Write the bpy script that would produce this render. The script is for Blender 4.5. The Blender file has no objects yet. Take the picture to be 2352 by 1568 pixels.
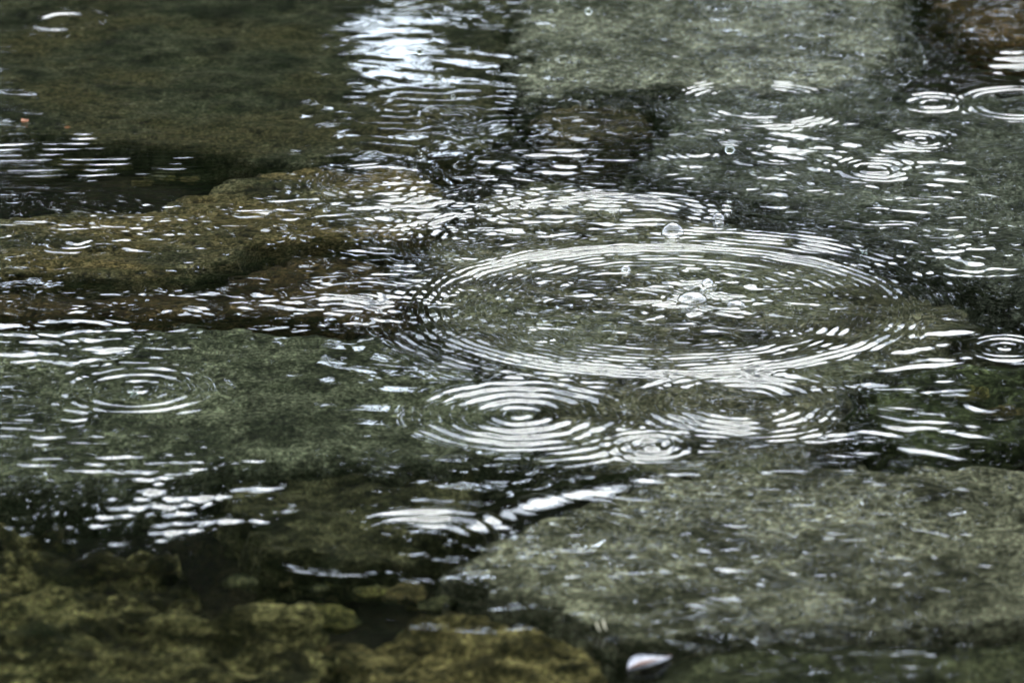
import bpy, math, random
import numpy as np

rng = np.random.default_rng(7)
random.seed(7)
S = bpy.context.scene
COL = S.collection
R = math.radians

# ------------------------------------------------------------------ camera
PITCH = R(17.5)
DIST = 5.7
HALF_W = 0.45                       # half the width of the framed water at the aim point, metres
TANH = HALF_W / DIST
CAM = np.array([0.0, -DIST * math.cos(PITCH), DIST * math.sin(PITCH)])
cam = bpy.data.cameras.new('camera')
cam.sensor_width = 36.0
cam.lens = 18.0 / TANH
cam.clip_start = 0.05
cam.clip_end = 2000
cam.dof.use_dof = True
cam.dof.focus_distance = 5.92
cam.dof.aperture_fstop = 9.0
camo = bpy.data.objects.new('camera', cam)
camo.location = CAM
camo.rotation_euler = (math.pi / 2 - PITCH, 0, 0)
COL.objects.link(camo)
S.camera = camo

# ------------------------------------------------------------------ sky, sun, exposure
SUN_EL, SUN_AZ = R(52), R(12)       # soft sun behind cloud, over the far bank
w = bpy.data.worlds.new('World')
S.world = w
w.use_nodes = True
nt = w.node_tree
nt.nodes.clear()
out = nt.nodes.new('ShaderNodeOutputWorld')
bg = nt.nodes.new('ShaderNodeBackground')
sky = nt.nodes.new('ShaderNodeTexSky')
sky.sky_type = 'NISHITA'
sky.sun_disc = False
sky.sun_elevation = SUN_EL
sky.sun_rotation = SUN_AZ
tc = nt.nodes.new('ShaderNodeTexCoord')
cl = nt.nodes.new('ShaderNodeTexNoise')
cl.inputs['Scale'].default_value = 3.0
cl.inputs['Detail'].default_value = 5
nt.links.new(tc.outputs['Generated'], cl.inputs['Vector'])
ramp = nt.nodes.new('ShaderNodeValToRGB')
ramp.color_ramp.elements[0].position = 0.3
ramp.color_ramp.elements[0].color = (0.68, 0.72, 0.76, 1)
ramp.color_ramp.elements[1].position = 0.7
ramp.color_ramp.elements[1].color = (1.0, 1.0, 1.0, 1)
nt.links.new(cl.outputs['Fac'], ramp.inputs['Fac'])
gain = nt.nodes.new('ShaderNodeMix'); gain.data_type = 'RGBA'; gain.blend_type = 'MULTIPLY'
gain.inputs['Factor'].default_value = 1.0
nt.links.new(ramp.outputs['Color'], gain.inputs['A'])
gain.inputs['B'].default_value = (11.6, 12.3, 13.6, 1)
mix = nt.nodes.new('ShaderNodeMix'); mix.data_type = 'RGBA'
mix.inputs['Factor'].default_value = 0.78
nt.links.new(sky.outputs['Color'], mix.inputs['A'])
nt.links.new(gain.outputs['Result'], mix.inputs['B'])
nt.links.new(mix.outputs['Result'], bg.inputs['Color'])
bg.inputs['Strength'].default_value = 0.12
nt.links.new(bg.outputs['Background'], out.inputs['Surface'])

sun = bpy.data.lights.new('sun', 'SUN')
sun.energy = 0.6
sun.angle = R(40)
sun.color = (1.0, 0.97, 0.92)
suno = bpy.data.objects.new('sun', sun)
suno.rotation_euler = (math.pi / 2 - SUN_EL, 0, math.pi - SUN_AZ)
suno.location = (0, 0, 30)
COL.objects.link(suno)

S.view_settings.view_transform = 'Standard'
S.view_settings.look = 'None'
S.view_settings.gamma = 1.0
S.view_settings.use_curve_mapping = False
S.view_settings.exposure = 2.6
S.cycles.use_denoising = True
S.cycles.denoiser = 'OPENIMAGEDENOISE'
S.cycles.denoising_input_passes = 'RGB_ALBEDO_NORMAL'
S.cycles.max_bounces = 10
S.cycles.transmission_bounces = 8
S.cycles.diffuse_bounces = 2
S.cycles.glossy_bounces = 4
S.cycles.sample_clamp_indirect = 12.0

# ------------------------------------------------------------------ helpers
W0, H0 = 2352.0, 1568.0
FWD = np.array([0.0, math.cos(PITCH), -math.sin(PITCH)])
UP = np.array([0.0, math.sin(PITCH), math.cos(PITCH)])


def at(u, v, z=0.0):
    """where the sight line through a spot of the picture meets the level z (bent at the water surface when z < 0)"""
    a = (u - W0 / 2) / (W0 / 2) * TANH
    b = -(v - H0 / 2) / (W0 / 2) * TANH
    d = FWD + a * np.array([1.0, 0, 0]) + b * UP
    if z >= 0:
        t = (z - CAM[2]) / d[2]
        p = CAM + t * d
        return p
    t = -CAM[2] / d[2]
    p = CAM + t * d
    n = d / np.linalg.norm(d)
    hx = n[:2] / 1.333
    hz = -math.sqrt(1 - hx[0] ** 2 - hx[1] ** 2)
    s = z / hz
    return np.array([p[0] + hx[0] * s, p[1] + hx[1] * s, z])


def px(v):
    """metres to one picture unit at the height v of the picture, on the water"""
    p = at(W0 / 2, v)
    return np.linalg.norm(p - CAM) * TANH / (W0 / 2)


def tag(o, label=None, cat=None, group=None, kind=None):
    if label: o['label'] = label
    if cat: o['category'] = cat
    if group: o['group'] = group
    if kind: o['kind'] = kind
    return o


def empty(name, loc=(0, 0, 0)):
    o = bpy.data.objects.new(name, None)
    o.location = loc
    o.empty_display_size = 0.1
    COL.objects.link(o)
    return o


def mesh_np(name, verts, faces, mat, parent=None, normals=None, smooth=True):
    """faces: (n,4) or (n,3) integer array"""
    verts = np.asarray(verts, np.float32)
    faces = np.asarray(faces, np.int32)
    me = bpy.data.meshes.new(name)
    k = faces.shape[1]
    me.vertices.add(len(verts)); me.vertices.foreach_set('co', verts.ravel())
    me.loops.add(faces.size); me.loops.foreach_set('vertex_index', faces.ravel())
    me.polygons.add(len(faces))
    me.polygons.foreach_set('loop_start', np.arange(0, faces.size, k, dtype=np.int32))
    me.update(calc_edges=True)
    me.polygons.foreach_set('use_smooth', np.full(len(faces), smooth))
    if normals is not None:
        me.normals_split_custom_set_from_vertices(np.asarray(normals, np.float32))
    me.materials.append(mat)
    o = bpy.data.objects.new(name, me)
    COL.objects.link(o)
    if parent is not None:
        o.parent = parent
    return o


class Waves:
    """smooth random field: a sum of plane waves about one wavelength"""
    def __init__(self, lam, n=24, spread=0.35, seed=0, stretch=1.0):
        g = np.random.default_rng(seed)
        th = g.uniform(0, 2 * np.pi, n)
        l = lam * np.exp(g.normal(0, spread, n))
        self.kx = 2 * np.pi / l * np.cos(th) / stretch
        self.ky = 2 * np.pi / l * np.sin(th)
        self.ph = g.uniform(0, 2 * np.pi, n)
        self.a = np.sqrt(2.0 / n)

    def __call__(self, x, y):
        s = np.zeros(np.broadcast(x, y).shape, np.float32)
        for kx, ky, p in zip(self.kx, self.ky, self.ph):
            s += np.cos(np.float32(kx) * x + np.float32(ky) * y + np.float32(p))
        return s * np.float32(self.a)


# ------------------------------------------------------------------ materials
def new_mat(name):
    m = bpy.data.materials.new(name)
    m.use_nodes = True
    m.node_tree.nodes.clear()
    o = m.node_tree.nodes.new('ShaderNodeOutputMaterial')
    return m, m.node_tree, o


def noise(t, vec, scale, detail=4, rough=0.6, dist=0.0):
    n = t.nodes.new('ShaderNodeTexNoise')
    n.inputs['Scale'].default_value = scale
    n.inputs['Detail'].default_value = detail
    n.inputs['Roughness'].default_value = rough
    n.inputs['Distortion'].default_value = dist
    t.links.new(vec, n.inputs['Vector'])
    return n.outputs['Fac']


def cramp(t, fac, stops):
    r = t.nodes.new('ShaderNodeValToRGB')
    e = r.color_ramp.elements
    e[0].position, e[0].color = stops[0][0], (*stops[0][1], 1)
    e[1].position, e[1].color = stops[1][0], (*stops[1][1], 1)
    for p, c in stops[2:]:
        q = e.new(p); q.color = (*c, 1)
    t.links.new(fac, r.inputs['Fac'])
    return r.outputs['Color']


def mixc(t, a, b, fac, mode='MIX'):
    m = t.nodes.new('ShaderNodeMix'); m.data_type = 'RGBA'; m.blend_type = mode
    for sock, val in (('A', a), ('B', b)):
        if isinstance(val, tuple): m.inputs[sock].default_value = (*val, 1)
        else: t.links.new(val, m.inputs[sock])
    if isinstance(fac, (int, float)): m.inputs['Factor'].default_value = fac
    else: t.links.new(fac, m.inputs['Factor'])
    return m.outputs['Result']


def stone(name, dark, light, accent=None, scale=1.0, speck=0.7, seed=0.0, gain=(0.3, 1.3), unit=1.0, cut=(0.36, 0.62)):
    """algae-filmed wet stone: broad mottling, a grainy film and pale mineral specks"""
    K_ = (0.385, 0.36, 0.28)
    dark = tuple(0.55 * k * c for k, c in zip(K_, dark)); light = tuple(1.15 * k * c for k, c in zip(K_, light))
    accent = tuple(k * c for k, c in zip(K_, accent)) if accent else None
    m, t, o = new_mat(name)
    co = t.nodes.new('ShaderNodeTexCoord')
    mp = t.nodes.new('ShaderNodeMapping')
    mp.inputs['Location'].default_value = (seed * 3.1, seed * 1.7, seed)
    t.links.new(co.outputs['Object'], mp.inputs['Vector'])
    v = mp.outputs['Vector']
    broad = cramp(t, noise(t, v, 14 * scale * unit, 5, 0.62, 0.4), [(0.36, dark), (0.66, light)])
    blot = cramp(t, noise(t, v, 38 * scale * unit, 5, 0.65, 0.6), [(cut[0], (gain[0],) * 3), (cut[1], (gain[1],) * 3)])
    broad = mixc(t, broad, blot, 0.8, 'MULTIPLY')
    if accent:
        patch = cramp(t, noise(t, v, 7 * scale * unit, 4, 0.55), [(0.47, (0, 0, 0)), (0.62, (1, 1, 1))])
        broad = mixc(t, broad, accent, patch)
    mid = cramp(t, noise(t, v, 120 * unit, 3, 0.7), [(0.36, (0.15, 0.15, 0.15)), (0.62, (1.8, 1.8, 1.75))])
    grit = cramp(t, noise(t, v, 240 * unit, 2, 0.75), [(0.40, (0.4, 0.4, 0.4)), (0.62, (1.7, 1.7, 1.7))])
    mid = mixc(t, mid, grit, 0.8, 'MULTIPLY')
    c = mixc(t, broad, mid, 0.85, 'MULTIPLY')
    fine = cramp(t, noise(t, v, 420 * unit, 2, 0.8), [(0.36, (0.15, 0.15, 0.15)), (0.68, (2.1, 2.1, 2.1))])
    c = mixc(t, c, fine, speck, 'MULTIPLY')
    b = t.nodes.new('ShaderNodeBsdfPrincipled')
    t.links.new(c, b.inputs['Base Color'])
    b.inputs['Roughness'].default_value = 0.85
    b.inputs['Specular IOR Level'].default_value = 0.05      # stone under water barely glints
    bump = t.nodes.new('ShaderNodeBump')
    bump.inputs['Strength'].default_value = 0.6
    bump.inputs['Distance'].default_value = 0.004 / unit
    t.links.new(noise(t, v, 160 * unit, 5, 0.7), bump.inputs['Height'])
    t.links.new(bump.outputs['Normal'], b.inputs['Normal'])
    t.links.new(b.outputs['BSDF'], o.inputs['Surface'])
    return m


def plain(name, col, rough=0.7, vary=0.3, scale=20, spec=0.3):
    m, t, o = new_mat(name)
    co = t.nodes.new('ShaderNodeTexCoord')
    f = noise(t, co.outputs['Object'], scale, 4)
    lo = tuple(c * (1 - vary) for c in col); hi = tuple(min(1, c * (1 + vary)) for c in col)
    c = cramp(t, f, [(0.3, lo), (0.7, hi)])
    b = t.nodes.new('ShaderNodeBsdfPrincipled')
    t.links.new(c, b.inputs['Base Color'])
    b.inputs['Roughness'].default_value = rough
    b.inputs['Specular IOR Level'].default_value = spec
    t.links.new(b.outputs['BSDF'], o.inputs['Surface'])
    return m


def water_mat(name, rough=0.0, tint=(0.97, 1.0, 0.98)):
    m, t, o = new_mat(name)
    g = t.nodes.new('ShaderNodeBsdfGlass')
    g.inputs['Color'].default_value = (*tint, 1)
    g.inputs['Roughness'].default_value = rough
    g.inputs['IOR'].default_value = 1.333
    t.links.new(g.outputs['BSDF'], o.inputs['Surface'])
    return m


M_WATER = water_mat('clear_water')
M_BUBBLE = water_mat('bubble_film', 0.0, (1, 1, 1))
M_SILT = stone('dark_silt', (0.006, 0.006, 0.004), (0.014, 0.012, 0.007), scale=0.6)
M_BANK = plain('dark_bank_soil', (0.03, 0.032, 0.016), 0.95, 0.6, 3)
M_BARK = plain('dark_bark', (0.03, 0.026, 0.02), 0.9, 0.5, 12)
M_LEAF = [plain('leaf_green_%d' % i, c, 0.8, 0.4, 1.3, 0.1) for i, c in enumerate(
    [(0.026, 0.040, 0.012), (0.032, 0.042, 0.014), (0.022, 0.034, 0.013)])]

# ------------------------------------------------------------------ the setting: stream bed and banks
def graded(lo, hi, step, far, n):
    """even spacing between lo and hi, growing out to +-far"""
    core = np.arange(lo, hi + step * 0.5, step)
    def tail(d):
        q = 1.0
        # growth factor so that n steps reach the distance d
        a, b = 1.0001, 3.0
        for _ in range(60):
            q = 0.5 * (a + b)
            s = step * q * (q ** n - 1) / (q - 1)
            if s > d: b = q
            else: a = q
        return np.cumsum(step * q ** np.arange(1, n + 1))
    return np.concatenate([lo - tail(far + lo)[::-1], core, hi + tail(far - hi)])


def grid_faces(nx, ny):
    i = np.arange(ny - 1)[:, None] * nx + np.arange(nx - 1)[None, :]
    i = i.ravel()
    return np.stack([i, i + 1, i + nx + 1, i + nx], 1)


gx = graded(-1.2, 1.2, 0.02, 400, 40)
gy = graded(-1.4, 1.8, 0.02, 400, 40)
X, Y = np.meshgrid(gx, gy)
ay = np.abs(Y)
bank = np.clip((ay - 5.6) / 2.0, 0, 1)
bank = bank * bank * (3 - 2 * bank)
Z = -0.15 + 0.75 * bank + np.clip(ay - 8, 0, 60) * 0.10
Z += 0.012 * Waves(0.25, 20, seed=3)(X, Y) * (1 - bank) + 0.12 * Waves(3.0, 12, seed=4)(X, Y) * bank
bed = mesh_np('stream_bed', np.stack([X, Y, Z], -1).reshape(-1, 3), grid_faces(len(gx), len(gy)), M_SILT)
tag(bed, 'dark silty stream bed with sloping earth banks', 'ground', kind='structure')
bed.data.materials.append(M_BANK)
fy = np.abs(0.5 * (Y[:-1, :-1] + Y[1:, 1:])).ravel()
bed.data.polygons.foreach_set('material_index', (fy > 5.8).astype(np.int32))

# ------------------------------------------------------------------ submerged slabs
def seg_sdf(P, poly):
    """signed distance (negative inside) of points P to the closed outline"""
    d2 = np.full(len(P), 1e9)
    inside = np.zeros(len(P), bool)
    n = len(poly)
    for i in range(n):
        a, b = poly[i], poly[(i + 1) % n]
        e = b - a
        q = P - a
        t = np.clip((q @ e) / (e @ e), 0, 1)
        r = q - t[:, None] * e
        d2 = np.minimum(d2, (r * r).sum(1))
        c = (a[1] > P[:, 1]) != (b[1] > P[:, 1])
        xx = a[0] + (P[:, 1] - a[1]) * e[0] / (e[1] if abs(e[1]) > 1e-12 else 1e-12)
        inside ^= c & (P[:, 0] < xx)
    return np.where(inside, -1, 1) * np.sqrt(d2)


def slab(name, outline, top, mat, label, cat='stone slab', rough=0.006, edge=0.02, step=0.006, base=-0.17, seed=1, group=None, tilt=(0, 0)):
    pts = np.array([at(u, v, top)[:2] for u, v in outline])
    # soften the corners of the outline
    for _ in range(2):
        q = 0.75 * pts + 0.25 * np.roll(pts, -1, 0)
        r = 0.25 * pts + 0.75 * np.roll(pts, -1, 0)
        pts = np.stack([q, r], 1).reshape(-1, 2)
    c = pts.mean(0)
    lo, hi = pts.min(0) - 0.03, pts.max(0) + 0.03
    xs = np.arange(lo[0], hi[0], step); ys = np.arange(lo[1], hi[1], step)
    X, Y = np.meshgrid(xs, ys)
    P = np.stack([X, Y], -1).reshape(-1, 2)
    sd = seg_sdf(P, pts).reshape(X.shape)
    sd = sd + 0.006 * Waves(0.07, 16, seed=seed)(X, Y) + 0.003 * Waves(0.022, 16, seed=seed + 50)(X, Y)
    h = top + rough * (Waves(0.22, 14, seed=seed + 7)(X, Y) * 0.8 + 0.45 * Waves(0.06, 18, seed=seed + 9)(X, Y) + 0.22 * Waves(0.02, 20, seed=seed + 11)(X, Y))
    h += tilt[0] * (X - c[0]) + tilt[1] * (Y - c[1])
    h = np.minimum(h, -0.008)
    s = np.clip((sd + edge) / edge, 0, 1)
    drop = 1 - np.sqrt(np.clip(1 - s ** 2.2, 0, 1))
    z = h + (base - h) * drop
    idx = np.arange(X.size).reshape(X.shape)
    keep = (sd < step * 0.9)
    fk = keep[:-1, :-1] | keep[1:, :-1] | keep[:-1, 1:] | keep[1:, 1:]
    f = np.stack([idx[:-1, :-1], idx[:-1, 1:], idx[1:, 1:], idx[1:, :-1]], -1)[fk]
    used = np.unique(f)
    remap = np.full(X.size, -1, np.int64); remap[used] = np.arange(len(used))
    V = np.stack([X - c[0], Y - c[1], z], -1).reshape(-1, 3)[used]
    o = mesh_np(name, V, remap[f], mat)
    o.location = (c[0], c[1], 0)
    return tag(o, label, cat, group)


def ms(i, dark, light, accent=None, **k):
    return stone('slab_stone_%d' % i, dark, light, accent, seed=float(i), **k)


SL = [
    # outline, top, material, label
    ([(-400, -300), (1200, -300), (1200, 60), (1200, 150), (1160, 230), (1200, 300), (1080, 362), (900, 352), (790, 374), (640, 380), (480, 354), (330, 338), (150, 316), (-400, 300)],
     -0.045, ms(1, (0.026, 0.029, 0.020), (0.064, 0.068, 0.048), (0.046, 0.042, 0.024)), 'large dark olive slab under still water at the top left'),
    ([(1155, -300), (2060, -300), (2095, 20), (2110, 90), (2080, 140), (1960, 205), (1760, 216), (1560, 205), (1440, 220), (1290, 214), (1190, 240), (1150, 190), (1165, 80)],
     -0.028, ms(2, (0.10, 0.108, 0.092), (0.21, 0.222, 0.198)), 'pale grey slab at the top, right of the bright sky reflection'),
    ([(2115, -300), (2800, -300), (2800, 95), (2270, 104), (2185, 75), (2130, 20)],
     -0.06, ms(3, (0.035, 0.022, 0.010), (0.08, 0.052, 0.024)), 'brown slab in the top right corner above a black hole'),
    ([(1215, 262), (1290, 230), (1420, 226), (1495, 256), (1488, 308), (1420, 334), (1300, 338), (1225, 310)],
     -0.035, ms(4, (0.03, 0.026, 0.014), (0.07, 0.062, 0.04)), 'small dark brown oval stone below the pale grey slab'),
    ([(1500, 190), (1800, 185), (1990, 165), (2070, 195), (2140, 208), (2280, 211), (2800, 205), (2800, 700), (2400, 705), (2200, 648), (2070, 590), (1950, 538), (1800, 490), (1650, 450), (1510, 410), (1424, 386), (1462, 340), (1518, 276)],
     -0.04, ms(5, (0.038, 0.045, 0.040), (0.10, 0.112, 0.10)), 'large dark grey green slab at right with four small ripple rings over it'),
    ([(1380, 428), (1490, 458), (1640, 500), (1790, 543), (1930, 594), (2060, 645), (2200, 695), (2300, 735), (2200, 800), (2060, 842), (1950, 885), (1960, 1000), (1800, 1100), (1500, 1120), (1330, 1060), (1215, 1070), (1235, 905), (1095, 815), (985, 772), (960, 700), (965, 600), (1015, 520), (1100, 440), (1250, 402)],
     -0.042, ms(6, (0.042, 0.042, 0.026), (0.115, 0.115, 0.086), (0.085, 0.092, 0.066)), 'olive grey slab under the largest ripple ring in the centre'),
    ([(-400, 500), (60, 492), (300, 470), (430, 440), (520, 398), (640, 390), (800, 388), (960, 378), (1040, 430), (1010, 505), (930, 590), (800, 547), (700, 554), (620, 569), (540, 606), (440, 635), (250, 640), (60, 637), (-400, 640)],
     -0.046, ms(7, (0.040, 0.040, 0.025), (0.100, 0.098, 0.064), (0.098, 0.078, 0.038)), 'golden olive slab left of centre above the black curved crack'),
    ([(-400, 662), (60, 664), (250, 666), (440, 662), (560, 624), (650, 591), (760, 574), (900, 606), (955, 680), (975, 766), (860, 765), (760, 744), (600, 727), (200, 733), (-400, 742)],
     -0.06, ms(8, (0.022, 0.015, 0.008), (0.062, 0.046, 0.024)), 'narrow red brown slab just below the black curved crack'),
    ([(-400, 762), (200, 747), (600, 741), (760, 757), (960, 787), (1095, 832), (1240, 905), (1225, 1060), (1000, 1075), (800, 1075), (620, 1072), (450, 1087), (160, 1128), (0, 1124), (-400, 1118)],
     -0.038, ms(9, (0.042, 0.050, 0.035), (0.10, 0.112, 0.082)), 'broad grey green slab at lower left under the faint ripple ring'),
    ([(480, 1140), (640, 1060), (820, 1050), (1100, 1050), (1140, 1180), (1040, 1220), (950, 1290), (800, 1302), (600, 1282), (520, 1230)],
     -0.062, ms(10, (0.022, 0.024, 0.012), (0.068, 0.068, 0.040)), 'sunken dark green stone between the two lower slabs'),
    ([(1112, 1226), (1200, 1182), (1350, 1142), (1500, 1092), (1700, 1072), (1900, 1066), (2100, 1062), (2800, 1052), (2800, 1440), (2200, 1452), (1900, 1447), (1600, 1472), (1420, 1477), (1230, 1406), (972, 1311), (1050, 1262)],
     -0.026, ms(11, (0.082, 0.084, 0.062), (0.175, 0.178, 0.142)), 'broad pale grey olive slab at lower right beneath the white wave crest'),
    ([(1965, 890), (2130, 842), (2350, 822), (2800, 822), (2800, 1032), (2300, 1034), (2050, 1042), (1965, 1000)],
     -0.075, ms(12, (0.016, 0.022, 0.012), (0.060, 0.075, 0.040), scale=2.0), 'dark green speckled stone sunken at the right edge'),
    ([(-400, 1180), (0, 1190), (200, 1236), (400, 1266), (490, 1302), (430, 1345), (470, 1392), (620, 1405), (730, 1380), (800, 1420), (760, 1500), (740, 1580), (740, 1850), (-400, 1850)],
     -0.036, stone('slab_stone_13', (0.034, 0.034, 0.016), (0.165, 0.155, 0.075), None, seed=13.0, scale=0.6, gain=(0.01, 1.4), cut=(0.46, 0.60)), 'broad mossy olive slab with dark blotches in the lower left corner'),
    ([(830, 1440), (960, 1398), (1200, 1425), (1400, 1502), (1450, 1600), (1400, 1850), (900, 1850), (780, 1560)],
     -0.036, ms(14, (0.06, 0.052, 0.022), (0.23, 0.20, 0.095), scale=0.7, gain=(0.08, 1.45), cut=(0.40, 0.60)), 'golden olive boulder at the bottom edge'),
    ([(1480, 1495), (1900, 1468), (2250, 1474), (2800, 1462), (2800, 1850), (1500, 1850), (1440, 1590)],
     -0.06, ms(15, (0.018, 0.022, 0.012), (0.062, 0.068, 0.042)), 'dark green slab in the bottom right corner'),
]
for k, (o_, top, m_, lab) in enumerate(SL):
    slab('stone_slab' if k not in (3, 9, 11, 13) else 'stone', o_, top, m_, lab,
         'stone slab' if k not in (3, 9, 11, 13) else 'stone', seed=20 * k + 3,
         rough={9: 0.012, 11: 0.012, 12: 0.022, 13: 0.016}.get(k, 0.006))

# ------------------------------------------------------------------ cobbles in the lower left and in the gaps
def cobble_mesh(seed):
    g = np.random.default_rng(seed)
    nu, nv = 30, 18
    V = [(0, 0, 1.0)]
    for j in range(1, nv):
        ph = math.pi * j / nv
        for i in range(nu):
            th = 2 * math.pi * i / nu
            V.append((math.sin(ph) * math.cos(th), math.sin(ph) * math.sin(th), math.cos(ph)))
    V.append((0, 0, -1.0))
    V = np.array(V)
    V0 = V.copy()
    s = np.ones(len(V))
    for f, a, n in ((1.6, 0.20, 4), (3.5, 0.10, 6), (8.0, 0.045, 10), (15.0, 0.02, 12)):
        for _ in range(n):
            d = g.normal(size=3); d /= np.linalg.norm(d)
            s += a * np.sin(f * (V0 @ d) + g.uniform(0, 6)) / math.sqrt(n) * 1.6
    V = V0 * s[:, None]
    V[:, 2] = np.clip(V[:, 2], -1.2, 0.8 + 0.15 * V[:, 0])           # a worn, flattish top
    F = []
    for i in range(nu):
        F.append((0, 1 + i, 1 + (i + 1) % nu))
    for j in range(nv - 2):
        for i in range(nu):
            a, b = 1 + j * nu + i, 1 + j * nu + (i + 1) % nu
            F += [(a, a + nu, b + nu), (a, b + nu, b)]
    L = len(V) - 1
    for i in range(nu):
        F.append((1 + (nv - 2) * nu + (i + 1) % nu, 1 + (nv - 2) * nu + i, L))
    return V, np.array(F)


COB_M = [ms(30, (0.038, 0.040, 0.013), (0.15, 0.145, 0.055), scale=1.3, gain=(0.06, 1.7), unit=0.036), ms(31, (0.052, 0.046, 0.018), (0.17, 0.145, 0.07), scale=1.3, gain=(0.06, 1.7), unit=0.036),
         ms(32, (0.03, 0.036, 0.018), (0.11, 0.115, 0.065), scale=1.3, gain=(0.06, 1.7), unit=0.036)]
cob_data = []
for q in range(6):
    V, F = cobble_mesh(100 + q)
    o = mesh_np('cobble', V, F, COB_M[q % 3])
    cob_data.append(o.data)
    bpy.data.objects.remove(o)


def cobble(u, v, ru, top, q, label, name='cobble', group=None, cat='stone', flat=0.6, rz=None):
    s = ru * px(v)
    o = bpy.data.objects.new(name, cob_data[q % 6])
    hz = s * flat
    p = at(u, v, top - hz * 0.3)
    o.location = (p[0], p[1], top - hz)
    o.scale = (s, s * 0.95, hz)
    o.rotation_euler = (0, 0, rz if rz is not None else q * 1.3)
    COL.objects.link(o)
    return tag(o, label, cat, group)


CB = [(760, 1410, 60, 'pale brown cobble standing up into the black hollow'),
      (790, 1500, 70, 'brown cobble between the mossy slab and the golden boulder'),
      (545, 1332, 36, 'small yellow green pebble alone in the black hollow'),
      (850, 1350, 40, 'small brown pebble right of the upright pale brown cobble'),
      (930, 1350, 45, 'greyish pebble in the hollow near the pale slab'),
      (1010, 1375, 48, 'dim pebble beside the left tip of the pale slab'),
      (2230, 900, 45, 'green pebble lying on the dark stone at the right edge'),
      (2310, 940, 40, 'small green pebble nearest the right edge')]
for q, (u, v, r_, lab) in enumerate(CB):
    cobble(u, v, r_ * (1.25 if r_ > 50 else 1.0), (-0.035 - 0.012 * (q % 3)) if r_ > 50 else -0.07, q, lab)
g = np.random.default_rng(11)
gap_spots = [(120 + 40 * k + g.uniform(-20, 20), 400 + g.uniform(-45, 45), g.uniform(16, 30)) for k in range(9)]
for k, (u, v, r_) in enumerate(gap_spots):
    cobble(u, v, r_, -0.11, k + 2, 'small dim pebble in the black gap on the left', 'pebble', 'pebbles in the black gap on the left')
hol_spots = [(600 + 55 * k + g.uniform(-25, 25), 1345 + g.uniform(-30, 45), g.uniform(18, 34)) for k in range(8)]
for k, (u, v, r_) in enumerate(hol_spots):
    cobble(u, v, r_, -0.105, k, 'small dim pebble deep in the black hollow', 'pebble', 'pebbles in the black hollow')

# ------------------------------------------------------------------ the water surface
wx = graded(-0.60, 0.60, 0.0018, 9.0, 50)
wy = graded(-0.95, 1.32, 0.0015, 9.0, 50)
X, Y = np.meshgrid(wx.astype(np.float32), wy.astype(np.float32))
# each point's place in the framed view, only to lay out where the water is rough and where calm
def uv_of(X, Y):
    dx, dy, dz = X - CAM[0], Y - CAM[1], -CAM[2]
    f = dy * FWD[1] + dz * FWD[2]
    u = W0 / 2 + dx / f / TANH * W0 / 2
    v = H0 / 2 - (dy * UP[1] + dz * UP[2]) / f / TANH * W0 / 2
    return u, v
U, V_ = uv_of(X, np.maximum(Y, -4.5))


def blob(u, v, su, sv, a=1.0):
    p = at(u, v); s = px(v)
    q = at(u, v + sv); ry = abs(p[1] - q[1])
    return a * np.exp(-0.5 * (((X - p[0]) / (su * s)) ** 2 + ((Y - p[1]) / ry) ** 2))


def path_dist(path, width):
    pts = np.array([at(u, v)[:2] for u, v in path])
    wd = width * px(path[len(path) // 2][1])
    lo, hi = pts.min(0) - 5 * wd, pts.max(0) + 5 * wd
    m = (X > lo[0]) & (X < hi[0]) & (Y > lo[1]) & (Y < hi[1])
    P = np.stack([X[m], Y[m]], -1).astype(np.float64)
    d2 = np.full(len(P), 1e9); tt = np.zeros(len(P))
    n = len(pts) - 1
    for i in range(n):
        a, b = pts[i], pts[i + 1]
        e = b - a
        t = np.clip(((P - a) @ e) / (e @ e), 0, 1)
        r_ = ((P - a - t[:, None] * e) ** 2).sum(1)
        k = r_ < d2
        d2 = np.where(k, r_, d2); tt = np.where(k, (i + t) / n, tt)
    return m, d2, tt, wd


low1 = Waves(0.11, 18, seed=201)(X, Y)
low2 = Waves(0.05, 18, seed=202)(X, Y)
warpx = 0.006 * Waves(0.06, 16, seed=203)(X, Y)
warpy = 0.006 * Waves(0.06, 16, seed=204)(X, Y)
n10 = Waves(0.0095, 44, 0.28, seed=210, stretch=1.7)(X + warpx, Y + warpy)
n18 = Waves(0.018, 40, 0.30, seed=211, stretch=1.7)(X + warpx, Y + warpy)
n45 = Waves(0.050, 28, 0.35, seed=212, stretch=1.5)(X, Y)
n150 = Waves(0.16, 18, 0.35, seed=213)(X, Y)

TWO = 2 * np.pi
def slope_amp(lam):           # height amplitude that gives slope 1
    return lam / TWO

h = np.zeros_like(X)
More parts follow.
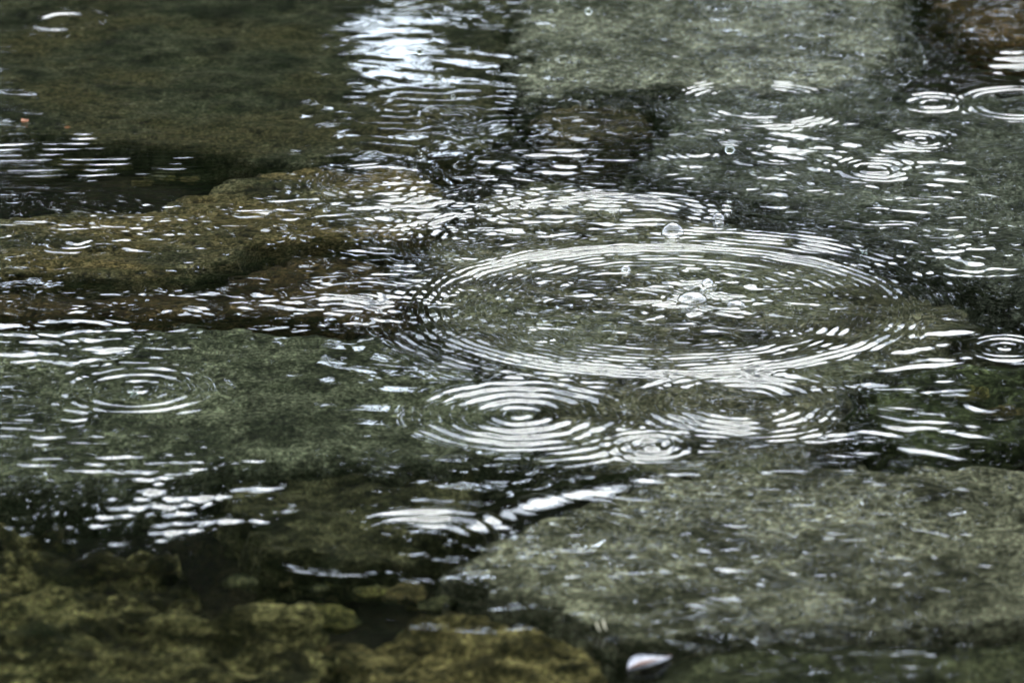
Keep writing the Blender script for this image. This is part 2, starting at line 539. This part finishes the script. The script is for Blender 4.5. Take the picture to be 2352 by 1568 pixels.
# rough and calm patches: fine, middle, broad ripples
fine = 0.0015 + blob(1150, 500, 250, 55, .09) + blob(1000, 690, 50, 70, .12) + blob(250, 500, 230, 40, .07) + blob(450, 680, 420, 30, .07) \
    + blob(1580, 680, 90, 38, .22) + blob(1450, 855, 220, 28, .08) + blob(1800, 340, 420, 90, .04) + blob(1700, 80, 420, 80, .06) \
    + blob(1750, 1260, 600, 150, .02) + blob(2200, 540, 220, 60, .08) + blob(1830, 440, 200, 30, .04) + blob(900, 430, 180, 50, .08) + blob(2150, 690, 100, 40, .06)
midr = 0.002 + blob(1120, 490, 260, 65, .15) + blob(1020, 280, 130, 30, .03) + blob(280, 505, 280, 42, .12) + blob(420, 690, 480, 34, .075) \
    + blob(840, 700, 150, 70, .10) + blob(1580, 680, 110, 42, .26) + blob(1350, 700, 200, 55, .095) + blob(1800, 710, 160, 55, .095) + blob(1400, 855, 260, 35, .09) + blob(1850, 360, 420, 90, .085) \
    + blob(1700, 70, 450, 90, .075) + blob(1750, 1270, 600, 160, .055) + blob(150, 800, 250, 60, .09) + blob(2200, 550, 240, 60, .09) \
    + blob(2100, 960, 260, 90, .06) + blob(350, 1060, 250, 60, .05)
broad = 0.004 + blob(1000, 200, 190, 110, .03) + blob(120, 50, 200, 40, .05) + blob(60, 255, 160, 35, .02) + blob(230, 170, 90, 60, .02) \
    + blob(1400, 480, 700, 200, .06) + blob(300, 680, 600, 130, .07) + blob(2150, 900, 400, 150, .07) + blob(1750, 1280, 700, 200, .03) + blob(1750, 330, 500, 110, .06)
calm = 1 - blob(960, 110, 260, 75, 0.85)
for path, wdt in (([(1500, 255), (1495, 300), (1450, 350), (1395, 405), (1480, 432), (1640, 472), (1800, 515), (1950, 565), (2080, 620), (2290, 705)], 42),
                  ([(-60, 648), (250, 650), (440, 645), (540, 618), (620, 580), (720, 562)], 34),
                  ([(-60, 345), (200, 360), (420, 400), (500, 430)], 60)):
    m, d2, tt, wd = path_dist(path, wdt)
    calm[m] *= 1 - 0.9 * np.exp(-0.5 * d2 / wd ** 2)
fine *= calm; midr *= calm; broad *= calm
h += 0.6 * fine * slope_amp(0.0105) * n10
h += 0.6 * midr * slope_amp(0.020) * n18
h += 0.7 * broad * slope_amp(0.050) * n45
h += 0.004 * slope_amp(0.16) * n150

# rings thrown up by rain drops
RINGS = []                      # (x, y, radius, label) for the parts


def ring(u, v, lam, packs, label=None, rlab=None, wob=0.06, ang=None, breakup=0.2, seed=0, ecc=1.0, chirp=0.12):
    """packs: (radius, half width, slope) in picture units across; lam the same"""
    global h
    p = at(u, v); s = px(v)
    dx, dy = X - p[0], (Y - p[1]) * ecc
    r = np.sqrt(dx * dx + dy * dy)
    rmax = max(a + 2.6 * b for a, b, c in packs) * s
    L = lam * s
    m = r < rmax
    rr, x, y = r[m], dx[m], dy[m]
    th = np.arctan2(y, x)
    rw = rr + L * wob * (low2[m] + 0.6 * np.sin(3 * th + seed) * low1[m])
    env = np.zeros_like(rr)
    for a, b, c in packs:
        env += c * np.exp(-0.5 * ((rr - a * s) / (b * s)) ** 2)
    env *= np.clip(1 + breakup * (0.7 * low2[m] + 0.5 * low1[m]), 0.1, 1.8)
    if ang is not None:
        t0, tw = R(ang[0]), R(ang[1])
        d = np.abs((th - t0 + np.pi) % TWO - np.pi)
        env *= np.exp(-0.5 * (d / tw) ** 2)
    ph = TWO * (rw - packs[0][0] * s) / L * (1 + chirp * (rw / rmax - 0.5))
    h[m] += 1.0 * env * slope_amp(L) * (np.cos(ph) + 0.16 * np.cos(2 * ph)) * np.clip(rr / (0.5 * L), 0, 1)
    if label:
        RINGS.append((p[0], p[1], (rlab or max(a + 1.3 * b for a, b, c in packs)) * s, label))


ring(1525, 708, 26, [(548, 34, .46), (430, 36, .20), (340, 30, .10)], 'largest ripple ring, wide oval of fine bright lines in the centre', 600, seed=1, ecc=1.12, breakup=0.22, wob=0.06)
ring(1525, 708, 33, [(680, 60, .24)], ang=(62, 34), seed=2, breakup=0.5, ecc=1.12)
ring(1525, 708, 34, [(640, 50, .20)], ang=(215, 28), seed=3, breakup=0.6, ecc=1.12)
ring(1525, 708, 26, [(556, 40, .42)], ang=(180, 30), seed=31, breakup=0.3, ecc=1.12)
ring(1525, 708, 26, [(556, 46, .40)], ang=(0, 30), seed=32, breakup=0.3, ecc=1.12)
ring(1370, 560, 27, [(370, 60, .30)], ang=(84, 40), seed=33, breakup=0.4)
ring(1190, 560, 27, [(240, 60, .22)], ang=(150, 40), seed=34, breakup=0.5)
ring(1195, 952, 46, [(205, 45, .30), (110, 40, .26), (30, 30, .18)], 'sharp ripple ring with a bright centre, lower middle', 250, seed=4, breakup=0.28, wob=0.07)
ring(1195, 952, 52, [(330, 55, .26)], ang=(-52, 18), seed=5)
ring(1495, 1024, 34, [(85, 28, .38), (35, 22, .40)], 'small ripple ring right of the sharp ring, above the white wave crest', 112, seed=6)
ring(1700, 925, 36, [(215, 50, .30), (120, 45, .18)], 'ripple ring with steep broken arcs on its right side, below the largest ring', 265, seed=7, breakup=0.6)
ring(1700, 925, 36, [(235, 45, .34)], ang=(-15, 38), seed=8, breakup=0.5)
ring(1745, 238, 24, [(185, 30, .22), (120, 40, .12)], 'wide faint ripple ring below the pale grey slab', 215, seed=9, breakup=0.7)
ring(2140, 238, 34, [(66, 20, .34), (20, 18, .34)], 'small round ripple ring near the upper right corner', 88, seed=10)
ring(2345, 238, 27, [(125, 32, .32)], 'ripple ring cut by the right edge near the top', 165, seed=11)
ring(2115, 320, 25, [(70, 22, .34), (30, 20, .28)], 'small ripple ring between the two others at the upper right', 92, seed=12)
ring(2012, 390, 26, [(85, 25, .32), (35, 22, .30)], 'ripple ring with a bright core, lowest of the small rings at the upper right', 110, seed=13)
ring(2308, 797, 28, [(70, 22, .28), (15, 16, .30)], 'small ripple ring with a white dot at the right edge', 92, seed=14)
ring(315, 893, 46, [(165, 45, .14), (90, 35, .10), (20, 20, .2)], 'faint wide ripple ring with a bright centre at lower left', 215, seed=15)
ring(1238, 772, 24, [(40, 16, .20)], 'tiny ripple ring inside the largest ring at its lower left', 60, seed=16)
ring(870, 420, 27, [(115, 40, .20)], 'golden brown ripple ring left of the white chop', 155, seed=17, breakup=0.7)
ring(150, 48, 60, [(75, 35, .17)], 'blurred ripple ring in the top left corner', 110, seed=18)
ring(1040, 268, 44, [(55, 26, .10)], 'oval ripple in the bright sky reflection', 80, seed=19)
ring(1535, 388, 22, [(45, 16, .18)], 'little ripple ring left of the bright patch on the right slab', 62, seed=20)
ring(1600, 352, 20, [(42, 16, .16)], None, seed=21)
ring(970, 1240, 56, [(165, 55, .34)], ang=(65, 42), seed=22, breakup=0.3)
ring(2090, 1520, 60, [(80, 40, .06), (30, 20, .06)], 'blurred ripple ring in the bottom right corner', 125, seed=23)
ring(1700, 690, 30, [(40, 20, .15)], None, seed=24)
ring(300, 1480, 80, [(600, 120, .0)], None)


def train(u, v, su, sv, lam_v, slope, ang=0.0, wob=0.25, breakup=0.4, sharp=0.2):
    """a packet of near-parallel ripples; lam_v: spacing in picture units up the picture; ang: turn of the crests in degrees on the water"""
    global h
    p = at(u, v); q = at(u, v + lam_v)
    L = abs(q[1] - p[1])
    e = blob(u, v, su, sv)
    m = e > 0.01
    a = R(ang)
    t = (X[m] - p[0]) * -math.sin(a) + (Y[m] - p[1]) * math.cos(a)
    ph = TWO * t / L + wob * TWO * (0.5 * low1[m] + 0.35 * low2[m])
    env = e[m] * np.clip(1 + breakup * (low2[m] + 0.5 * low1[m]), 0.05, 2)
    h[m] += 0.75 * slope * env * slope_amp(L) * (np.cos(ph) + sharp * np.cos(2 * ph))


def cross(u, v, su, sv, lam_u, slope, ang=90.0, **k):
    p = px(v); q = at(u, v); r_ = at(u, v + 10)
    train(u, v, su, sv, lam_u * p / abs(q[1] - r_[1]) * 10, slope, ang, **k)


train(140, 365, 280, 50, 12, .15, 3, 0.12, 0.25, 0.45)
train(80, 330, 250, 30, 13, .07, 0, 0.2)
train(1275, 368, 110, 26, 13, .26, 3, 0.12)
train(1400, 470, 240, 40, 10, .20, -8, 0.3)
train(380, 1160, 150, 55, 19, .18, 6, 0.2, 0.7)
cross(360, 1160, 160, 55, 58, .22, 78, wob=0.3)
train(430, 1140, 160, 60, 30, .10, 28, 0.2)
train(330, 1060, 240, 35, 17, .12, 4, 0.2)
train(2345, 150, 70, 30, 17, .30, 2, 0.06)
train(1840, 345, 70, 40, 15, .26, -32, 0.15)
train(2140, 795, 60, 45, 30, .22, 22, 0.15)
train(2140, 850, 60, 25, 12, .22, 15, 0.15)
train(2130, 985, 110, 40, 22, .18, -22, 0.3)
train(150, 780, 200, 50, 22, .17, 6, 0.35)
train(2130, 410, 70, 60, 14, .20, -4, 0.2)
train(950, 480, 110, 50, 13, .24, 14, 0.3)
train(900, 640, 80, 55, 12, .16, -10, 0.4)
train(700, 690, 160, 30, 14, .16, -12, 0.5)
train(640, 480, 90, 30, 14, .13, 4, 0.4)
train(840, 700, 80, 50, 13, .10, -14, 0.4)
train(1700, 1010, 220, 40, 12, .12, 4, 0.3)
train(40, 1000, 200, 70, 20, .12, 3, 0.3)
train(2230, 590, 150, 40, 18, .17, -6, 0.5)
train(200, 560, 230, 35, 14, .13, -3, 0.5)


def ridge(path, width, height):
    """a low standing swell along a line of picture spots (water lifting over a slab's edge)"""
    m, d2, tt, wd = path_dist(path, width)
    taper = np.sin(np.pi * np.clip(tt, 0.02, 0.98)) ** 0.5
    h[m] += (0.6 * height * wd * taper * (1 + 0.1 * low1[m]) * np.exp(-0.5 * d2 / wd ** 2)).astype(np.float32)


ridge([(1060, 1215), (1110, 1192), (1200, 1160), (1300, 1135), (1420, 1112), (1540, 1074)], 30, 0.50)
ridge([(1040, 1205), (1090, 1212), (1130, 1190)], 16, 0.30)
ridge([(600, 1288), (680, 1308), (780, 1318), (910, 1318)], 9, 0.30)
ridge([(1500, 1092), (1580, 1086), (1650, 1094)], 10, 0.25)
ridge([(1160, 1200), (1220, 1215), (1290, 1228), (1390, 1222)], 12, 0.16)
ridge([(1960, 555), (2060, 600), (2170, 640), (2270, 690)], 9, 0.26)
ridge([(1400, 420), (1560, 458), (1760, 500), (1950, 565)], 9, 0.22)
ridge([(2080, 570), (2200, 590), (2330, 585), (2420, 588)], 9, 0.26)
ridge([(2280, 520), (2400, 512)], 9, 0.28)
ridge([(2085, 70), (2130, 85), (2180, 105)], 9, 0.26)
ridge([(2040, 1090), (2100, 1110), (2250, 1125), (2360, 1120)], 11, 0.2)
ridge([(2010, 1030), (2100, 1005), (2200, 1020), (2360, 1022)], 10, 0.22)
ridge([(-50, 815), (100, 800), (200, 775), (330, 770)], 9, 0.26)
ridge([(-50, 835), (110, 825), (220, 795), (330, 778)], 9, 0.22)
ridge([(520, 470), (560, 480), (640, 490)], 8, 0.2)

# slopes far outside the framed water fade to a plain gentle chop
far = np.clip((np.maximum(np.abs(X) - 0.62, 0) + np.maximum(np.maximum(Y - 1.34, -1.0 - Y), 0)) / 0.6, 0, 1)
h *= (1 - far)
hy, hx = np.gradient(h, wy, wx)
N = np.stack([-hx, -hy, np.ones_like(hx)], -1)
N /= np.linalg.norm(N, axis=-1, keepdims=True)
N = N.reshape(-1, 3)
P3 = np.stack([X, Y, h], -1).reshape(-1, 3)
F = grid_faces(len(wx), len(wy))
fc = 0.25 * (P3[F[:, 0]] + P3[F[:, 1]] + P3[F[:, 2]] + P3[F[:, 3]])
owner = np.full(len(F), -1)
for k in sorted(range(len(RINGS)), key=lambda k: -RINGS[k][2]):
    rx, ry, rr, lab = RINGS[k]
    owner[(fc[:, 0] - rx) ** 2 + (fc[:, 1] - ry) ** 2 < rr * rr] = k


def sub(name, faces, parent=None):
    used = np.unique(faces)
    remap = np.full(len(P3), -1, np.int64); remap[used] = np.arange(len(used))
    return mesh_np(name, P3[used], remap[faces], M_WATER, parent, N[used])


water = sub('water', F[owner < 0])
tag(water, 'shallow clear stream water, rippled and pocked by rain', 'water', kind='structure')
for k, (rx, ry, rr, lab) in enumerate(RINGS):
    o = sub('ripple_ring', F[owner == k], water)
    o['label'] = lab


def water_z(x, y):
    i = np.clip(np.searchsorted(wx, x), 0, len(wx) - 1); j = np.clip(np.searchsorted(wy, y), 0, len(wy) - 1)
    return float(h[j, i])


# ------------------------------------------------------------------ bubbles, drops and splashes
def lathe(profile, n=28):
    """profile: list of (r, z); ends with r = 0 are closed to a point"""
    V, F = [], []
    rows = []
    for r_, z in profile:
        if r_ < 1e-9:
            rows.append([len(V)]); V.append((0, 0, z))
        else:
            rows.append(list(range(len(V), len(V) + n)))
            V += [(r_ * math.cos(TWO * i / n), r_ * math.sin(TWO * i / n), z) for i in range(n)]
    for a, b in zip(rows[:-1], rows[1:]):
        for i in range(n):
            j = (i + 1) % n
            if len(a) == 1: F.append((a[0], b[j], b[i]))
            elif len(b) == 1: F.append((a[i], a[j], b[0]))
            else: F += [(a[i], a[j], b[j]), (a[i], b[j], b[i])]
    return np.array(V), np.array(F)


def bubble(u, v, ru, label, wall=0.05, up=1.0, group='air bubbles on the water'):
    """dome of water film: an outer and an inner skin joined at the rim"""
    p = at(u, v)
    R_ = ru * px(v)
    prof = []
    m = 12
    full = R(88)
    for i in range(m + 1):
        a = full * (1 - i / m)
        prof.append((R_ * math.sin(a), R_ * math.cos(a) * up))
    prof[-1] = (0, R_ * up)
    inner = []
    for i in range(m + 1):
        a = full * (i / m)
        inner.append((R_ * (1 - wall) * math.sin(a), R_ * (1 - wall) * math.cos(a) * up))
    inner[0] = (0, R_ * (1 - wall) * up)
    Vo, Fo = lathe(prof); Vi, Fi = lathe(inner)
    # rim
    n = 28
    a0 = 0; b0 = len(Vo) + len(Vi) - n
    rim = []
    for i in range(n):
        j = (i + 1) % n
        rim += [(a0 + j, a0 + i, b0 + i), (a0 + j, b0 + i, b0 + j)]
    V = np.concatenate([Vo, Vi]); F = np.concatenate([Fo, Fi + len(Vo), np.array(rim)])
    o = mesh_np('bubble', V, F, M_BUBBLE)
    o.location = (p[0], p[1], water_z(p[0], p[1]) + 0.0)
    return tag(o, label, 'bubble', group)


bubble(1545, 538, 27, 'largest clear bubble, sitting on the fine lines above the big ring', 0.04)
bubble(1650, 505, 15, 'clear bubble up and right of the largest bubble', 0.05)
bubble(1437, 620, 12, 'small clear bubble on the upper edge of the big ring', 0.14)
bubble(1590, 690, 34, 'frothy clear bubble in the middle of the big ring', 0.03, 0.6)
bubble(1690, 700, 22, 'dim domed bubble right of the frothy one in the big ring', 0.03, 0.5)
bubble(1625, 655, 14, 'tiny bubble touching the frothy bubble', 0.15)


def drop(u, v, ru, z, label):
    """falling rain drop: a slightly flattened ball of water"""
    p = at(u, v, z)
    s = ru * px(v)
    m = 12
    prof = []
    for i in range(m + 1):
        a = math.pi * (1 - i / m)
        prof.append((s * math.sin(a), s * math.cos(a) * (0.94 if i < m / 2 else 1.04)))
    prof[0] = (0, prof[0][1]); prof[-1] = (0, prof[-1][1])
    V, F = lathe(prof, 24)
    o = mesh_np('rain_drop', V, F, M_WATER)
    o.location = p
    return tag(o, label, 'rain drop', 'falling rain drops')


drop(964, 119, 7, 0.06, 'falling drop in front of the bright sky reflection')
drop(1676, 343, 11, 0.03, 'falling drop over the bright patch on the right slab')
drop(1352, 26, 8, 0.05, 'falling drop near the top edge over the pale slab')
drop(1040, 222, 5, 0.04, 'tiny falling drop low in the bright sky reflection')


def splash(u, v, s_px, label, seed):
    """little crown of water: a base ring with spikes and beads"""
    g = np.random.default_rng(seed)
    p = at(u, v); s = s_px * px(v)
    Vs, Fs = [], []
    off = 0
    for k in range(7):
        a = TWO * k / 7 + g.uniform(-.3, .3)
        L = s * g.uniform(0.7, 1.5)
        prof = [(0.30 * s, -0.2 * s), (0.22 * s, 0.15 * L), (0.12 * s, 0.5 * L), (0.07 * s, 0.75 * L), (0.11 * s, 0.92 * L), (0.0, 1.03 * L)]
        V, F = lathe(prof, 10)
        tilt = g.uniform(0.35, 0.8)
        c, sn = math.cos(tilt), math.sin(tilt)
        x = V[:, 0] * c + V[:, 2] * sn; z = -V[:, 0] * sn + V[:, 2] * c; y = V[:, 1]
        x = x + 0.3 * s
        V = np.stack([x * math.cos(a) - y * math.sin(a), x * math.sin(a) + y * math.cos(a), z], -1)
        Vs.append(V); Fs.append(F + off); off += len(V)
    o = mesh_np('splash', np.concatenate(Vs), np.concatenate(Fs), M_WATER)
    o.location = (p[0], p[1], water_z(p[0], p[1]))
    return tag(o, label, 'splash')


splash(1985, 580, 10, 'tiny white splash on the ridge right of the big ring', 5)
splash(308, 903, 12, 'small bright splash in the faint lower left ring', 6)

# ------------------------------------------------------------------ leaves and stems
M_PALE = plain('pale_dead_leaf', (0.105, 0.11, 0.12), 0.4, 0.75, 110)
M_RIB = plain('leaf_rib_brown', (0.10, 0.05, 0.03), 0.7, 0.3, 60)
M_ORANGE = plain('orange_leaf', (0.16, 0.05, 0.01), 0.6, 0.5, 80)
M_STEM = plain('pale_stem', (0.55, 0.5, 0.36), 0.6, 0.2, 60)


def leaf(u, v, length, width, rz, mat, label, z=None, curl=0.25, rib=True):
    p = at(u, v); s = px(v)
    L, Wd = length * s, width * s
    n, m = 14, 7
    V = []
    for i in range(n + 1):
        t = i / n
        hw = Wd * (math.sin(math.pi * t ** 0.85) ** 1.25) * 0.5 + 1e-5
        for j in range(m):
            q = -1 + 2 * j / (m - 1)
            V.append(((t - 0.5) * L, q * hw + 0.06 * L * math.sin(3 * t), curl * hw * q * q + 0.10 * L * (t - 0.5) ** 2 + 0.02 * hw * math.sin(9 * t + 4 * q)))
    V = np.array(V)
    F = grid_faces(m, n + 1)
    V2 = np.concatenate([V, V - np.array([0, 0, 0.0012])])
    k = len(V)
    F2 = [F[:, ::-1], F + k]
    edge = [i * m for i in range(n + 1)] + [n * m + j for j in range(1, m)] + [i * m + m - 1 for i in range(n - 1, -1, -1)] + [j for j in range(m - 2, 0, -1)]
    F2.append(np.array([(edge[i], edge[(i + 1) % len(edge)], edge[(i + 1) % len(edge)] + k, edge[i] + k) for i in range(len(edge))]))
    t_ = empty('fallen_leaf', (p[0], p[1], (z if z is not None else water_z(p[0], p[1]) + 0.002)))
    t_.rotation_euler = (0, 0, rz)
    mesh_np('leaf_blade', V2, np.concatenate(F2), mat, t_)
    if rib:
        rp = []
        for i in range(n + 1):
            a = V[i * m + m // 2]
            w_ = 0.05 * L * math.sin(math.pi * min(1, 1.3 * i / n)) ** 1.5 * (0.3 if L < 0.02 else 1) + 0.0003
            for dx_, dz_ in ((-w_, 0), (0, w_), (w_, 0), (0, -w_ * 0.2)):
                rp.append((a[0], a[1] + dx_, a[2] + dz_ + 0.0006))
        RF = []
        for i in range(n):
            for j in range(4):
                a, b = i * 4 + j, i * 4 + (j + 1) % 4
                RF.append((a, b, b + 4, a + 4))
        mesh_np('midrib', np.array(rp), np.array(RF), M_RIB, t_)
    return tag(t_, label, 'leaf')


leaf(1492, 1530, 135, 64, R(40), M_PALE, 'pale whitish leaf floating at the bottom edge', curl=0.35)
leaf(58, 283, 20, 22, R(40), M_ORANGE, 'small orange leaf in the white reflection at the left edge', rib=True)
leaf(155, 284, 14, 16, R(-10), M_ORANGE, 'faint orange leaf scrap right of the small orange leaf', z=-0.012)


def stem(u, v, du, dv, label):
    p = at(u, v)
    s = px(v)
    V, F = [], []
    n = 8
    for i in range(n + 1):
        t = i / n
        c = np.array([du * s * t * t, 0.0, 0.002 + dv * s * (1 - t) / math.cos(PITCH)])
        r_ = 0.0006 * (0.4 + 1.2 * math.sin(math.pi * (0.1 + 0.85 * t)))
        for j in range(5):
            V.append(c + r_ * np.array([math.cos(TWO * j / 5), math.sin(TWO * j / 5), 0]))
    for i in range(n):
        for j in range(5):
            a, b = i * 5 + j, i * 5 + (j + 1) % 5
            F.append((a, b, b + 5, a + 5))
    o = mesh_np('plant_stem', np.array(V), np.array(F), M_STEM)
    o.location = (p[0], p[1], water_z(p[0], p[1]))
    return tag(o, label, 'stem', 'thin pale stems')


stem(1370, 1455, 8, 22, 'left one of two thin pale stems poking up near the bottom')
stem(1385, 1452, 8, 26, 'right one of two thin pale stems poking up near the bottom')

# ------------------------------------------------------------------ trees and shrubs of the far bank (mirrored in the water)
GAPS = [(950, 125, 200, 88, 1.0), (945, 255, 150, 75, 0.75), (1045, 15, 70, 22, 1.0), (1150, 480, 420, 220, 0.70), (1250, 740, 420, 330, 0.50), (1600, 900, 420, 200, 0.40),
        (0, 246, 125, 42, 1.0), (130, 40, 150, 30, 0.6), (215, 190, 50, 60, 0.6), (2340, 220, 160, 120, 0.5), (2050, 420, 300, 240, 0.44), (1672, 345, 75, 32, 1.0), (1830, 350, 90, 40, 0.7),
        (1650, 70, 450, 160, 0.40), (1900, 1270, 600, 250, 0.34), (100, 720, 300, 260, 0.42)]
GAPN = Waves(240.0, 24, 0.5, seed=77)


def gap(P):
    """openings in the foliage where the sky shows through: (across, height, half sizes, how open), as mirrored to the viewer"""
    dy = P[:, 1] - CAM[1]
    dx = P[:, 0] - CAM[0]
    dz = -(P[:, 2] + CAM[2])                    # from the viewer's mirror image below the water
    f = dy * FWD[1] + dz * FWD[2]
    u = W0 / 2 + dx / f / TANH * W0 / 2
    v = H0 / 2 - (dy * UP[1] + dz * UP[2]) / f / TANH * W0 / 2
    r_ = 0.5 + 0.28 * GAPN(u * 1.2, v * 0.7)
    k = np.zeros(len(P), bool)
    for gu, gv, su, sv, op in GAPS:
        k |= ((((u - gu) / su) ** 2 + ((v - gv) / sv) ** 2) < 1 + 0.3 * (r_ - 0.5)) & (r_ < op)
    return k


def leaf_cloud(centres, radii, per, size, seed):
    g = np.random.default_rng(seed)
    n = len(centres) * per
    C = np.repeat(centres, per, 0) + g.normal(0, 1, (n, 3)) * np.repeat(radii, per)[:, None] * np.array([1, 1, 0.75])
    d = g.normal(0, 1, (n, 3)); d /= np.linalg.norm(d, axis=1)[:, None]
    e = np.cross(d, g.normal(0, 1, (n, 3))); e /= np.linalg.norm(e, axis=1)[:, None]
    s = size * g.uniform(0.6, 1.3, n)[:, None]
    V = np.stack([C - d * s, C + e * s * 0.5, C + d * s, C - e * s * 0.5], 1)
    return C, V


def tubes(paths, n=7):
    V, F = [], []
    for pts, rad in paths:
        base = len(V)
        for k, (c, r_) in enumerate(zip(pts, rad)):
            for j in range(n):
                a = TWO * j / n
                V.append((c[0] + r_ * math.cos(a), c[1] + r_ * math.sin(a), c[2]))
        for k in range(len(pts) - 1):
            for j in range(n):
                a, b = base + k * n + j, base + k * n + (j + 1) % n
                F.append((a, b, b + n, a + n))
    return np.array(V), np.array(F)


def ground_z(x, y):
    b = min(max((abs(y) - 5.6) / 2.0, 0), 1)
    b = b * b * (3 - 2 * b)
    return -0.15 + 0.75 * b + max(abs(y) - 8, 0) * 0.10 - 0.1


def tree(x, y, H, cr, seed, label, mi, low=0.22, clumps=95, per=200, group='trees on the far bank', size=0.065):
    g = np.random.default_rng(seed)
    zb = ground_z(x, y)
    root = empty('broadleaf_tree', (x, y, zb))
    paths = []
    lean = g.normal(0, 0.03, 2)
    top = np.array([lean[0] * H, lean[1] * H, H * 0.92])
    tr = [np.array([0, 0, 0]) + (top) * t + np.array([math.sin(5 * t + seed), math.cos(4 * t + seed), 0]) * 0.05 * H * t * 0.4 for t in np.linspace(0, 1, 9)]
    paths.append((tr, [0.022 * H * (1 - 0.9 * t) + 0.008 for t in np.linspace(0, 1, 9)]))
    centres = []
    for k in range(clumps):
        t = low + (1 - low) * g.uniform(0, 1) ** 0.9
        w_ = cr * math.sin(math.pi * min(0.97, (t - low) / (1 - low) * 0.82 + 0.16)) ** 0.7
        a = g.uniform(0, TWO); q = math.sqrt(g.uniform(0.05, 1))
        centres.append((math.cos(a) * q * w_ + lean[0] * H * t, math.sin(a) * q * w_ + lean[1] * H * t, H * t))
    centres = np.array(centres)
    for c in centres[:16]:
        t0 = max(0.15, c[2] / H - 0.22)
        b = tr[int(t0 * 8)]
        mid = 0.5 * (b + c) + np.array([0, 0, -0.08])
        paths.append(([b, mid, c], [0.007 * H * (1 - t0) + 0.01, 0.004 * H, 0.006]))
    V, F = tubes(paths)
    mesh_np('trunk', V, F, M_BARK, root)
    C, L = leaf_cloud(centres, g.uniform(0.22, 0.42, clumps) * cr / 1.8, per, size, seed + 1)
    keep = ~gap(C + np.array([x, y, zb]))
    L = L[keep].reshape(-1, 3)
    mesh_np('crown', L, np.arange(len(L)).reshape(-1, 4), M_LEAF[mi], root, smooth=False)
    return tag(root, label, 'tree', group)


def copy_tree(src, x, y, rz, s, label):
    r_ = src.copy(); COL.objects.link(r_)
    r_.location = (x, y, ground_z(x, y)); r_.rotation_euler = (0, 0, rz); r_.scale = (s, s, s)
    r_['label'] = label
    for ch in src.children:
        c = ch.copy(); COL.objects.link(c); c.parent = r_
    return r_


t1 = tree(-0.9, 9.6, 4.3, 1.8, 501, 'dark tree mirrored left of the sky gap', 0)
t2 = tree(1.6, 10.4, 4.7, 1.9, 502, 'dark tree mirrored right of the sky gap', 1)
t3 = tree(-4.3, 10.2, 4.4, 1.9, 503, 'tree on the far bank, second left of the sky gap', 2)
copy_tree(t3, 4.8, 9.9, 1.1, 0.98, 'tree on the far bank, second right of the sky gap')
BK = 'trees of the wood behind the far bank'
for k, (x, lab) in enumerate([(-2.9, 'left of the sky gap'), (0.1, 'behind the sky gap'), (3.0, 'right of the sky gap')]):
    tree(x, 14.2 + 0.4 * k, 5.8, 2.3, 520 + k, 'dense tree of the wood behind, ' + lab, k, low=0.06, clumps=120, per=290, group=BK, size=0.085)
for k, (x, lab) in enumerate([(-1.6, 'just left of the sky gap'), (1.9, 'just right of the sky gap')]):
    tree(x, 18.6, 6.9, 2.8, 540 + k, 'farthest dense tree, ' + lab, k, low=0.05, clumps=120, per=290, group=BK, size=0.095)
d0 = tree(-6.4, 14.6, 5.8, 2.4, 530, 'dense tree of the wood behind, outermost left', 1, low=0.06, clumps=120, per=290, group=BK, size=0.085)
for k, (x, y, lab) in enumerate([(6.5, 14.4, 'dense tree of the wood behind, outermost right'), (-6.0, 18.8, 'farthest dense tree, outermost left'),
                                 (6.2, 18.6, 'farthest dense tree, outermost right')]):
    copy_tree(d0, x, y, k * 1.37, 1 + 0.06 * math.sin(k * 2.2), lab)
# unseen tall trees, added behind the viewer to shade the far foliage
for k, x in enumerate([-9.0, -4.6, 0.4, 4.8, 9.4]):
    c = copy_tree(d0, x, -10.5 - 0.8 * (k % 2), k * 1.9 + 0.5, 2.1, ('leftmost', 'second', 'middle', 'fourth', 'rightmost')[k] + ' unseen tall tree added behind the viewer for shade')
    c['group'] = 'unseen shade trees added behind the viewer'


def shrub(x, y, r_, seed, label, mi):
    g = np.random.default_rng(seed)
    zb = ground_z(x, y)
    root = empty('shrub', (x, y, zb))
    n = 34
    a = g.uniform(0, TWO, n); q = np.sqrt(g.uniform(0, 1, n)) * r_
    c = np.stack([np.cos(a) * q, np.sin(a) * q * 0.6, g.uniform(0.1, 1, n) * r_ * (1.5 - 0.9 * q / r_)], -1)
    V, F = tubes([([np.array([0, 0, 0]), c[k] * 0.5 + np.array([0, 0, .1]), c[k]], [0.03, 0.018, 0.005]) for k in range(12)], 5)
    mesh_np('stem', V, F, M_BARK, root)
    C, L = leaf_cloud(c, g.uniform(0.16, 0.26, n) * r_, 240, 0.055, seed + 3)
    keep = ~gap(C + np.array([x, y, zb]))
    L = L[keep].reshape(-1, 3)
    mesh_np('foliage', L, np.arange(len(L)).reshape(-1, 4), M_LEAF[mi], root, smooth=False)
    return tag(root, label, 'shrub', 'shrubs along the far bank')


s1 = shrub(-0.2, 8.6, 1.35, 601, 'shrub below the sky gap on the far bank', 0)
s2 = shrub(2.2, 8.4, 1.4, 602, 'shrub right of the sky gap on the far bank', 1)
for k, (x, s) in enumerate([(-2.6, 1.0), (-5.0, 1.05), (4.8, 1.0)]):
    copy_tree(s2, x, 8.5 + 0.2 * math.sin(k * 2.1), k * 1.1, s, ('first shrub left of the sky gap on the far bank', 'second shrub left of the sky gap on the far bank', 'last shrub to the right on the far bank')[k])
